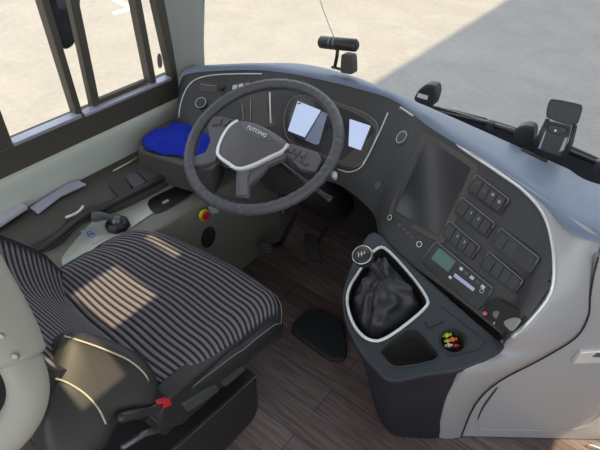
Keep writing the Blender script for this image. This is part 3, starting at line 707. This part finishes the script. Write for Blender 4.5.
# dark grip rail that curves along the ledge edge
gr = [Z(*p, .50) for p in [(28, 254), (50, 243), (67, 229), (84, 216), (108, 206), (135, 192), (160, 179), (195, 160)]]
MB().tube(cr(gr, 5), .013, 12).make('grip_rail', M_BLACK, sc, smooth=True)
for q in ([(124, 176), (135, 171), (147, 183), (135, 189)], [(137, 170), (148, 165), (160, 176), (149, 182)], [(108, 184), (122, 177), (133, 190), (119, 197)], [(150, 164), (160, 159), (170, 168), (161, 175)]):
    MB().prism([Z(*p, .5055) for p in px(q, .08)], (0, 0, 1), .006).make('window_switch', M_GREYB if q[0][0] != 108 else M_FACE, sc, bevel=.0012)
MB().tube([Z(*p, .506) for p in [(113, 171), (126, 164), (140, 156)]], .0028, 8).make('ledge_glint', mat('yellow_glint', (.55, .58, .36), .3), sc, smooth=True)  # tube stands in for a yellow-green reflection on the ledge
MB().tube(cr([Z(*p, .509) for p in [(65, 217.5), (74, 214.5), (80, 210.5), (83.5, 205.5)]], 4), [.0015]+[.0045]*11+[.0015], 8).make('pull_tab', M_WHITE, sc, smooth=True)
# black recess with label
rp_ = [Z(*p, .449) for p in px([(147, 204), (150, 198), (176, 186), (192, 180), (197, 184), (191, 195), (160, 212), (152, 212)], .2)]
ro = MB().prism(rp_, (0, 0, 1), .003).make('recess_cover', M_BLACK, sc, bevel=.001)
MB().prism([Z(*p, .450) for p in [(162, 202), (168, 199), (169, 201), (163, 204)]], (0, 0, 1), .001).make('recess_label', M_PAPER, ro)
# side of the console: emergency button, speaker hole
def sx(x, y, l=0.): return X(x, y, CX+.016+l)
eb = MB().lathe(sx(203, 214.5), (1, 0, .1), [(.021, 0), (.021, .010), (.0001, .011)], 20).make('stop_switch', M_YEL, sc)
MB().lathe(sx(203, 214.5), (1, 0, .1), [(.011, .008), (.0155, .013), (.016, .018), (.0001, .020)], 20).make('stop_button', M_RED, eb)
MB().prism([sx(x, y, .004) for x, y in [(208, 207), (216, 205), (219, 212), (212, 214)]], (1, 0, 0), .002).make('switch_label', M_PAPER, sc)
MB().lathe(sx(208, 237, -.004), (1, 0, .07), [(.044, 0), (.044, .004), (.039, .0045), (.039, .002), (.0001, .002)], 28, e1=(0, 0, 1), sx=1.0, sy=.8).make('speaker_grille', M_BLACKM, sc)
# parking brake valve
pbk = thing('parking_brake_lever', Z(113, 228, .447), 'black parking brake lever with round knob on the pale side console', 'brake lever')
bc = Z(118, 226, .449)
MB().lathe(bc, (0, 0, 1), [(.041, 0), (.039, .012), (.033, .020), (.028, .024), (.0001, .025)], 8).make('brake_base', M_BLACK, pbk, bevel=.002)
MB().lathe(bc+V((0, 0, .020)), (0, 0, 1), [(.022, 0), (.021, .008), (.015, .018), (.006, .023), (.0001, .024)], 18).make('brake_dome', M_GUN, pbk, smooth=True)
pk = Z(91, 217, .505)
MB().tube(cr([bc+V((0, 0, .028)), bc.lerp(pk, .5)+V((0, 0, .022)), pk+V((0, 0, .0))], 4), [.010, .010, .010, .011, .013, .016, .0175, .017, .010], 14).make('brake_handle', M_GREYB, pbk, smooth=True)
stk = MB().prism([Z(*p, .4495) for p in [(80, 231), (92, 226), (105, 237), (93, 244)]], (0, 0, 1), .001).make('sticker', M_STICK, origin=Z(92, 235, .448))
props(stk, 'small white sticker with blue symbol beside the parking brake lever', 'sticker')
sy = MB(); c0 = Z(90.5, 234, .4503); exx = (Z(96, 238, .45)-Z(88, 231, .45)).normalized(); eyy = V((0, 0, 1)).cross(exx)
sy.tube([c0+exx*.009*math.cos(a*math.pi/8)+eyy*.009*math.sin(a*math.pi/8)-exx*.005 for a in range(16)], .0009, 6, True)
sy.tube([c0+exx*.009*math.cos(a*math.pi/8)+eyy*.009*math.sin(a*math.pi/8)+exx*.009 for a in range(16)], .0009, 6, True)
sy.tube([c0-exx*.01-eyy*.008, c0+exx*.01+eyy*.008], .0009, 6); sy.make('sticker_symbol', M_INK, stk)
# papers on the ledge
o = MB().prism([Z(*p, .520) for p in [(-30, 222), (6, 205), (13, 197), (27, 206), (0, 224), (-24, 240)]], (0, 0, 1), .012).make('paper_stack', M_PAPER, bevel=.001)
props(o, 'white folded papers on the armrest ledge at the left edge', 'papers')
o = MB().prism([Z(*p, .503+.008) for p in [(30, 207), (70, 182), (78, 180), (86, 184), (60, 196), (38, 213)]], (0, 0, 1), .006).make('envelope', mat('lilac_sheen_paper', (.42, .42, .55), .7), bevel=.001)  # lilac reflection on the ledge painted into the envelope's colour
props(o, 'envelope lying on the armrest ledge against the window wall, coloured with a lilac reflection', 'envelope')
# blue cloth draped on the corner of the dash
corner = thing('corner_shelf', (-.45, .3, 0), 'dark brown corner shelf under the left end of the dashboard carrying the blue cloth', 'shelf')
MB().prism([Z(*p, .585) for p in px([(136, 150), (140, 136), (172, 118), (214, 118), (224, 150), (214, 170), (188, 166)], .12)], (0, 0, 1), .11).make('shelf_body', M_DASH, corner, bevel=.008, seg=3)
MB().box((-.50, .42, .24), (.16, .12, .48)).make('shelf_support', M_DASH, corner)
cl_edge = [(142, 141), (148, 133), (166, 126), (178, 121), (196, 121), (214, 124), (217, 136), (213, 150), (203, 158), (190, 158), (176, 154), (158, 152), (146, 148)]
ce = cr([Z(*p, .597) for p in cl_edge], 3, True); cm = sum(ce, V())/len(ce); rows = []
for k in range(12):
    t = k/11; row = []
    for i, p in enumerate(ce):
        a = i/len(ce)*2*math.pi; q = cm.lerp(p, t)
        q = q+V((0, 0, .022*(1-t**4)+.016*noise.noise(V((q.x*22, q.y*30, 1)))+.008*noise.noise(V((q.x*60, q.y*50, 4)))-.004*t**3))
        row.append(q)
    rows.append(row+[row[0]])
o = grid(rows, 'blue_cloth', M_BLUE, solid=.004); props(o, 'bright blue folded cloth on the left end of the dashboard', 'cloth')

# ------------------------------------------------------------------ driver's seat
seat = thing('driver_seat', (0, -.25, 0), 'driver seat in dark striped fabric with black leather side bolsters', 'driver seat')
def set_su(o, vals):
    at = o.data.attributes.new('su', 'FLOAT', 'POINT')
    for i, v in enumerate(vals): at.data[i].value = v
def striped(name, fn, NU, NV, parent, nst, amp=.0022, phase=None):
    """fn(u,v)->(point, normal); u along stripes, v across"""
    vs = []; su = []
    for j in range(NV+1):
        for i in range(NU+1):
            u, v = i/NU, j/NV; p, n = fn(u, v)
            ph = v*nst+(phase(u, v) if phase else 0); s = .5+.5*math.cos(2*math.pi*ph)
            ee = min(1, max(0, (min(u, 1-u)-.012)/.03)); vs.append(p+n*(amp*s*ee)); su.append(s*ee+.15*(1-ee))
    C = NU+1; fs = [(j*C+i, j*C+i+1, (j+1)*C+i+1, (j+1)*C+i) for j in range(NV) for i in range(NU)]
    me = bpy.data.meshes.new(name); off = OFF[parent.name]; me.from_pydata([v-off for v in vs], [], fs); me.update()
    me.materials.append(M_SEAT)
    for p in me.polygons: p.use_smooth = True
    o = bpy.data.objects.new(name, me); COL.objects.link(o); o.parent = parent; OFF[o.name] = off; set_su(o, su); return o
# cushion outline traced on z = .5
front = cr([Z(*p, .50) for p in [(122, 229), (136, 227), (150, 227), (166, 231), (196, 245), (235, 266), (262, 283), (272, 290), (277, 300), (277, 312)]], 6)
rear = cr([Z(*p, .50) for p in [(40, 276), (46, 284), (60, 302), (85, 328), (115, 356), (145, 380), (160, 390), (166, 394), (170, 393), (172, 391)]], 6)
def arclen(P, t):
    L = [0]
    for a, b in zip(P, P[1:]): L.append(L[-1]+(b-a).length)
    s = t*L[-1]
    for i in range(len(P)-1):
        if s <= L[i+1]+1e-9:
            return P[i].lerp(P[i+1], (s-L[i])/max(1e-9, L[i+1]-L[i]))
    return P[-1]
def cush(u, v):
    a = arclen(rear, u); b = arclen(front, u); p = a.lerp(b, v)
    e = min(u, 1-u); h = -.016*(1-min(1, e/.08))**2-.018*(max(0, (v-.9)/.1))**2+.010*math.sin(math.pi*v)*math.sin(math.pi*u)-.006*math.exp(-((v-.62)/.05)**2)
    h += .004*math.sin(7*u+3*v)
    return p+V((0, 0, h)), V((0, 0, 1))
def wav(u, v): return .22*math.sin(u*7+v*2.)*(.4+v*(1-v)*2)+.10*math.sin(u*17+1)
striped('seat_cushion', cush, 48, 260, seat, 25, .0024, wav)
# leather side skirt all round the cushion
ed = [cush(0, v/20)[0] for v in range(21)]+[cush(u/24, 1)[0] for u in range(1, 25)]+[cush(1, 1-v/20)[0] for v in range(1, 21)]
cen = V((0, -.25, .45))
def outw(p, d): q = V((p.x-cen.x, p.y-cen.y, 0)).normalized()*d; return p+q
rows = [[p+V((0, 0, -.001)) for p in ed], [outw(p, .010)+V((0, 0, -.006)) for p in ed], [outw(p, .018)+V((0, 0, -.03)) for p in ed], [outw(p, .016)+V((0, 0, -.070)) for p in ed], [outw(p, 0)+V((0, 0, -.092)) for p in ed], [outw(p, -.05)+V((0, 0, -.098)) for p in ed]]
sk = grid(rows, 'cushion_side', M_LEATH, seat)
MB().tube([outw(p, .0125)+V((0, 0, -.009)) for p in ed], .0016, 6).make('piping', mat('grey_piping', (.20, .20, .21), .5), sk, smooth=True)
# black base under the cushion
MB().box((.015, -.27, .36), (.46, .40, .08)).make('seat_pan', M_BLACK, seat, bevel=.015, seg=3)
MB().box((.02, -.26, .29), (.36, .34, .08)).make('suspension', M_BLACKM, seat, bevel=.01)
bq = [Z(253, 381, .21), Z(254, 381, .21)]
bx = .262
# suspension cover box, side facing the aisle
bp = [V((bx, -.135, .235)), V((bx+.003, -.125, .05)), V((bx, -.15, .005)), V((bx, -.62, .005)), V((bx, -.62, .30)), V((bx, -.46, .27))]
MB().prism([V((bx, p.y, p.z)) for p in bp], (1, 0, 0), .48).make('base_cover', M_BLACK, seat, bevel=.010, seg=3)
MB().tube([V((bx+.001, -.14, .238)), V((bx+.001, -.46, .273))], .0022, 6).make('cover_edge', M_GUN, seat)
hn = MB()
for q in ([(211, 372), (237, 350), (241, 356), (216, 379)],):
    pass
def sq(x, y, l=0.): return X(x, y, .285+l)
for q in ([(183, 405), (216, 383), (220, 391), (188, 413)], [(221, 380), (243, 362), (246, 370), (225, 388)]):
    MB().prism([sq(*p) for p in px(q, .08)], (1, 0, 0), .03).make('adjuster_handle', mat('handle_green_grey', (.060, .075, .070), .4), seat, bevel=.003)
MB().prism([X(*p, .275) for p in px([(165, 402), (252, 330), (256, 338), (250, 362), (180, 428), (160, 425)], .1)], (1, 0, 0), .05).make('side_shield', M_BLACK, seat, bevel=.006)
# recline lever with red tip
lv = MB().tube(cr([X(118, 418, .33), X(135, 414, .335), X(150, 410, .335), X(160, 405, .335)], 4), [.006]+[.010]*11+[.0085], 12).make('recline_lever', M_BLACK, seat, smooth=True)
MB().prism([X(*p, .34) for p in px([(158, 404), (170, 400), (172, 405), (160, 410)], .1)], (1, 0, 0), .012).make('red_tip', M_RED, lv, bevel=.002)
MB().tube([X(122, 447, .33), X(145, 433, .33), X(157, 430, .33)], .007, 10).make('height_lever', M_GUN, seat, smooth=True)
# backrest: striped centre
def back(u, v):
    # u lateral left->right, v up
    x = -.250+.475*u; z = .478+.60*v; y = -.415-.46*v+.020*math.sin(math.pi*min(1, v*1.6))
    e = max(0, (.30-u)/.30); y += .05*e**2; z += .065*e**2*min(1, .3+v*8); 
    n = V((0, .8, .6)).normalized()
    if e > 0: n = V((.3*e, .8, .55)).normalized()
    return V((x, y, z)), n
striped('backrest', back, 40, 300, seat, 40, .0022, lambda u, v: -.9*max(0, (.35-u))+.1*math.sin(u*9))
def backshell(u, v):
    p, n = back(u, v); return p+V((0, -.10, -.01))
NU, NV = 14, 16
rows = [[back(u/NU, v/NV)[0]+V((0, -.002, 0)) for u in range(NU+1)] for v in range(NV+1)]
per = [back(u/NU, 0)[0] for u in range(NU+1)]+[back(1, v/NV)[0] for v in range(1, NV+1)]+[back(1-u/NU, 1)[0] for u in range(1, NU+1)]+[back(0, 1-v/NV)[0] for v in range(1, NV)]
sh_rows = [per, [p+V(((p.x)*.03, -.025, -.02)) for p in per], [p+V((0, -.08, -.06)) for p in per], [V((0, -.75, .72))]*len(per)]
grid([r+[r[0]] for r in sh_rows], 'backrest_shell', M_LEATH, seat)
# right lower bolster lobe (black leather, cream piping)
lobe_px = [(66, 330), (92, 334), (120, 344), (141, 356), (154, 372), (158, 388), (154, 404), (138, 412), (118, 424), (100, 452), (60, 470), (44, 440), (46, 400), (52, 360)]
def lob(x, y, l=0.): return PL(x, y, V((.30, -.53, .665))+LN*l, LN)
LN = V((.66, .0, .75)).normalized()
Lp = cr([lob(*p) for p in lobe_px], 4, True); lc = lob(95, 390)
rows = []
for s, h in ((1.0, -.10), (1.0, -.02), (1.0, 0), (.96, .010), (.86, .018), (.65, .023), (.4, .025), (.0, .026)): rows.append([lc+(p-lc)*s+LN*h for p in Lp])
grid([r+[r[0]] for r in rows], 'side_bolster', mat('bolster_leather', (.024, .023, .022), .50, bump=.3, scale=400, spec=.5), seat)
MB().tube(cr([lob(*p, l) for p, l in [((64, 336), .012), ((84, 342), .022), ((106, 350), .024), ((130, 361), .023), ((146, 376), .019), ((150, 392), .016)]], 5), .0018, 6).make('bolster_piping', M_PIPE, seat, smooth=True)
MB().tube(cr([lob(*p, .0265) for p in [(50, 377), (66, 382), (84, 393), (98, 408), (106, 424)]], 5), .0018, 6).make('bolster_piping', M_PIPE, seat, smooth=True)

# ------------------------------------------------------------------ cream grab rail by the seat
gr = thing('grab_rail', (.36, -.72, .0), 'cream rounded grab rail with two screws rising beside the driver seat at the left edge', 'grab rail')
def gp(x, y, l=0.): return PL(x, y, V((.40, -.70, .98)), fw)+fw*(-l)
pth = cr([gp(-34, 262), gp(-12, 300), gp(6, 335), gp(16, 362)], 4)
MB().tube(pth, [.040]*3+[.0395]*(len(pth)-4)+[.037], 28).make('rail_sleeve', M_CREAM, gr, bevel=.006, seg=3)
pth = cr([gp(10, 345), gp(26, 375), gp(27, 402), gp(13, 428), gp(-10, 446), gp(-45, 456)], 6)
MB().tube(pth, .026, 24).make('rail_tube', M_CREAM, gr, smooth=True)
for x, y in ((16, 331), (29, 350)):
    c = gp(x, y, .036); MB().lathe(c, -fw, [(.0045, -.004), (.0045, .001), (.003, .002), (.0001, .002)], 12).make('screw', M_STEEL, gr)
MB().tube([gp(-10, 425, -.02), gp(8, 408, -.02)], .006, 8).make('bracket', M_STEEL, gr)

# ------------------------------------------------------------------ pedals and mat
bpd = thing('brake_pedal', (-.16, .42, 0), 'worn ribbed brake pedal on the floor left of the steering column', 'pedal')
pn = V((0, -.75, .66)).normalized(); pc = Z(266, 247, .12)
def pp(x, y, l=0.): return PL(x, y, pc+pn*l, pn)
MB().prism([pp(*p) for p in px([(260, 240), (271, 243), (273, 252), (264, 256), (258, 250)], .15)], pn, .012).make('pedal_pad', M_GREYB, bpd, bevel=.003)
for i in range(3): MB().tube([pp(261+1.*i, 244+3.2*i, .001), pp(270+.6*i, 246.5+3*i, .001)], .0018, 6).make('pedal_rib', M_STEEL, bpd)
MB().tube([pc-pn*.01, pc+V((0, .10, -.05)), pc+V((0, .20, .06))], .010, 8).make('pedal_arm', M_BLACKM, bpd)
ap = thing('accelerator_pedal', (.02, .5, 0), 'dark accelerator pedal under the dashboard beside the console', 'pedal')
an = V((0, -.6, .8)).normalized(); ac = Z(311, 248, .10)
MB().prism([PL(*p, ac, an) for p in px([(303, 232), (316, 235), (322, 262), (307, 260)], .12)], an, .012).make('pedal_pad', M_BLACK, ap, bevel=.003)
MB().tube([ac-an*.012, ac+V((0, .12, .03))], .009, 8).make('pedal_arm', M_BLACKM, ap)
o = MB().prism([Z(*p, .022) for p in px([(307, 311), (321, 309), (343, 320), (347, 352), (345, 358), (331, 359), (290, 330), (293, 322)], .12)], (0, 0, 1), .022).make('rubber_foot_pad', mat('rubber', (.020, .022, .024), .7, bump=.4, scale=500), bevel=.004)
props(o, 'dark rubber foot pad on the wood floor between seat and gear console', 'foot pad')

# ------------------------------------------------------------------ things on the dash top
def tpad(x, y): 
    h, n = hit(TB, x, y); return h
dc = thing('dash_camera', tpad(345, 76) or Z(345, 76, .83), 'black cylindrical dash camera on a stalk mount, middle of the dashboard top', 'dash camera')
DY = OFF[dc.name].y
def dy(x, y, k=0.): return Y(x, y, DY+k)
a, b = dy(320, 42), dy(357, 45.5)
MB().tube([a, a.lerp(b, .04), a.lerp(b, .5), a.lerp(b, .96), b], [.014, .020, .020, .020, .014], 20).make('camera_body', M_BLACK, dc, smooth=True)
MB().tube([a.lerp(b, .30), a.lerp(b, .34)], .0206, 20).make('camera_band', M_GUN, dc)
MB().tube([a.lerp(b, .42), a.lerp(b, .46)], .0206, 20).make('camera_band', M_GUN, dc)
MB().tube([dy(338, 46), dy(337, 56), dy(335, 66)], .006, 10).make('mount_stalk', M_BLACK, dc, smooth=True)
MB().prism([dy(*p, -.01) for p in px([(341, 54), (352, 56), (353, 75), (340, 73)], .1)], (0, -1, 0), .03).make('mount_clamp', M_FRAME, dc, bevel=.003)
MB().tube([dy(332, 67), dy(342, 69.5)], .005, 8).make('mount_foot', M_BLACK, dc)
o = MB().tube(cr([dy(334, 37, .0), dy(327, 20, .02), dy(320, 0, .05), dy(312, -30, .1)], 6), .0010, 6).make('camera_cable', M_BLACK); props(o, 'thin black cable rising from the dash camera along the windscreen', 'cable')
sg = thing('clip_gauge', tpad(427, 116) or Z(427, 116, .83), 'small dark gadget with grey label clipped to the dashboard top edge, centre right', 'gadget')
GY = OFF[sg.name].y
MB().prism([Y(*p, GY-.01) for p in px([(412, 101), (418, 90), (426, 84), (436, 86), (437, 95), (432, 109)], .18)], (0, -1, 0), .035).make('gadget_body', M_BLACK, sg, bevel=.005, seg=3)
MB().prism([Y(*p, GY-.0115) for p in [(418, 93), (428, 96), (427, 100), (417, 97)]], (0, -1, 0), .002).make('gadget_label', M_STICK, sg)
# phone holder / ticket reader at the right
ph_ = thing('device_holder', Z(560, 160, .83), 'black device holder with tilted black screen flap on the right of the dashboard top', 'device holder')
HY = .60; hn_ = V((.15, -1, .25)).normalized(); h0 = Y(560, 130, HY)
def hp(x, y, l=0.): return PL(x, y, h0+hn_*l, hn_)
MB().prism([hp(*p) for p in px([(549, 98), (584, 105), (578, 124), (572, 126), (545, 118)], .12)], hn_, .012).make('screen_flap', M_BLACK, ph_, bevel=.003)
MB().tube([hp(548, 119), hp(541, 134), hp(535, 150)], .0065, 8).make('holder_arm', M_BLACK, ph_, smooth=True)
MB().tube([hp(575, 125), hp(571, 142), hp(564, 158)], .0065, 8).make('holder_arm', M_BLACK, ph_, smooth=True)
MB().prism([hp(*p, -.01) for p in px([(549, 121), (572, 126), (563, 158), (539, 150)], .06)], hn_, .02).make('device_body', M_FACE, ph_, bevel=.003)
MB().prism([hp(*p, -.008) for p in [(543, 131), (546, 132), (540, 149), (538, 148)]], hn_, .003).make('paper_strip', M_PAPER, ph_)
MB().prism([hp(*p, -.008) for p in [(565, 138), (568, 137), (564, 150), (559, 152)]], hn_, .003).make('paper_strip', M_PAPER, ph_)
MB().prism([hp(*p, -.007) for p in px([(546, 123), (570, 128), (563, 136), (549, 133)], .2)], hn_, .006).make('clamp_bar', M_BLACK, ph_, bevel=.002)
MB().lathe(hp(555.5, 130.5, .0), hn_, [(.003, 0), (.003, .001), (.0001, .0012)], 12).make('indicator_dot', M_WHITE, ph_)
o = MB().prism([Y(*p, HY+.02) for p in px([(511, 144), (515, 128), (526, 125), (535, 129), (531, 150)], .2)], (0, -1, 0), .04).make('sensor_puck', M_BLACK, bevel=.006, seg=3)
props(o, 'small rounded black box beside the device holder on the dashboard top', 'sensor')

# ------------------------------------------------------------------ windscreen, wipers
ws = bpy.data.objects.new('window_2', None); COL.objects.link(ws); ws.location = (.3, .8, .6); OFF['window_2'] = V((.3, .8, .6)); ws['kind'] = 'structure'
bot = [V((-.64, .53, .52)), V((-.5, .66, .55)), V((-.3, .76, .60)), V((0, .84, .67)), V((.4, .88, .72)), V((.9, .88, .72)), V((1.4, .82, .72)), V((1.75, .7, .72))]
bot = cr(bot, 4); rows = [[p+V((0, -.10*k, 1.3*k)) for p in bot] for k in (0, .33, .66, 1)]
grid(rows, 'windscreen_pane', M_GLASS, ws, solid=.005)
MB().tube([p+V((0, .0, -.01)) for p in bot], .012, 8).make('windscreen_seal', M_BLACKM, ws, smooth=True)
cw = [[p+V((0, .015, -.015)) for p in bot], [p+V((0, .10, -.05)) for p in bot], [p+V((0, .14, -.4)) for p in bot], [V((p.x, p.y+.14, GZ+.3)) for p in bot]]
o = grid(cw, 'wall_front_outer', mat('body_paint', (.28, .29, .30), .35)); o['kind'] = 'structure'; o.name = 'trim_3'
def wiper(pp_, z0, lb):
    t = thing('windscreen_wiper', Z(*pp_[0], z0), lb, 'wiper')
    P = [Z(*p, z0) for p in pp_]
    MB().tube(P, [.009, .007, .005][:len(P)] if len(P) == 3 else .007, 8).make('wiper_arm', M_BLACK, t, smooth=True)
    d = (P[-1]-P[0]).normalized()
    s_ = V((d.y, -d.x, 0)).normalized()
    if s_.y < 0: s_ = -s_
    MB().tube([P[0].lerp(P[-1], .2)+s_*.03, P[-1]+d*.10+s_*.03], .0035, 6).make('wiper_blade', M_STEEL, t)
    MB().lathe(P[1], (0, 0, 1), [(.014, -.015), (.014, .010), (.008, .016), (.0001, .017)], 12).make('wiper_joint', M_GUN, t)
wiper([(532, 139), (490, 124), (440, 112)], .74, 'long dark windscreen wiper lying left of the black sensor box')
wiper([(640, 182), (600, 164), (566, 149)], .74, 'dark windscreen wiper lying right of the device holder')
# exterior mirror seen through the side window, curtain with cord by the pillar
mir = thing('exterior_mirror', X(62, 20, -.80), 'black exterior mirror seen through the driver side window', 'mirror')
mp_ = px([(38, -50), (84, -50), (80, 34), (75, 46), (67, 51), (59, 45), (50, 20)], .2)
MB().prism([X(*p, -.80) for p in mp_], (1, 0, 0), .06).make('mirror_housing', M_BLACK, mir, bevel=.012, seg=3)
MB().prism([X(*p, -.798) for p in px([(52, -20), (70, -20), (69, 8), (58, 10)], .2)], (1, 0, 0), .002).make('mirror_bracket', M_GREYB, mir)
cur = thing('sun_blind', (-.53, .56, .74), 'pale blue-grey roller blind with beaded cord beside the front pillar', 'blind')
cp_ = []
for k in range(9):
    cp_.append(Y(186+2.6*k, -40, .56)+V((0, .008*math.sin(k*2.1), 0)))
dn = [Y(196+.9*k, 64, .56)+V((0, .008*math.sin(k*2.1), 0)) for k in range(9)]
grid([cp_, [a.lerp(b, .33) for a, b in zip(cp_, dn)], [a.lerp(b, .66) for a, b in zip(cp_, dn)], dn], 'blind_fabric', mat('blind_cloth', (.40, .47, .47), .8), cur, solid=.003)
MB().tube(cr([Y(172, -10, .52), Y(177, 25, .52), Y(181, 52, .52)], 4), .0012, 6).make('blind_cord', M_GREYB, cur)
MB().tube([Y(187, -5, .53), Y(190, 25, .53), Y(193, 46, .53)], .0012, 6).make('blind_cord', M_BLACK, cur)
MB().lathe(Y(181, 53, .52), (0, 0, 1), [(.003, -.008), (.005, 0), (.003, .008)], 10).make('cord_toggle', M_GREYB, cur)
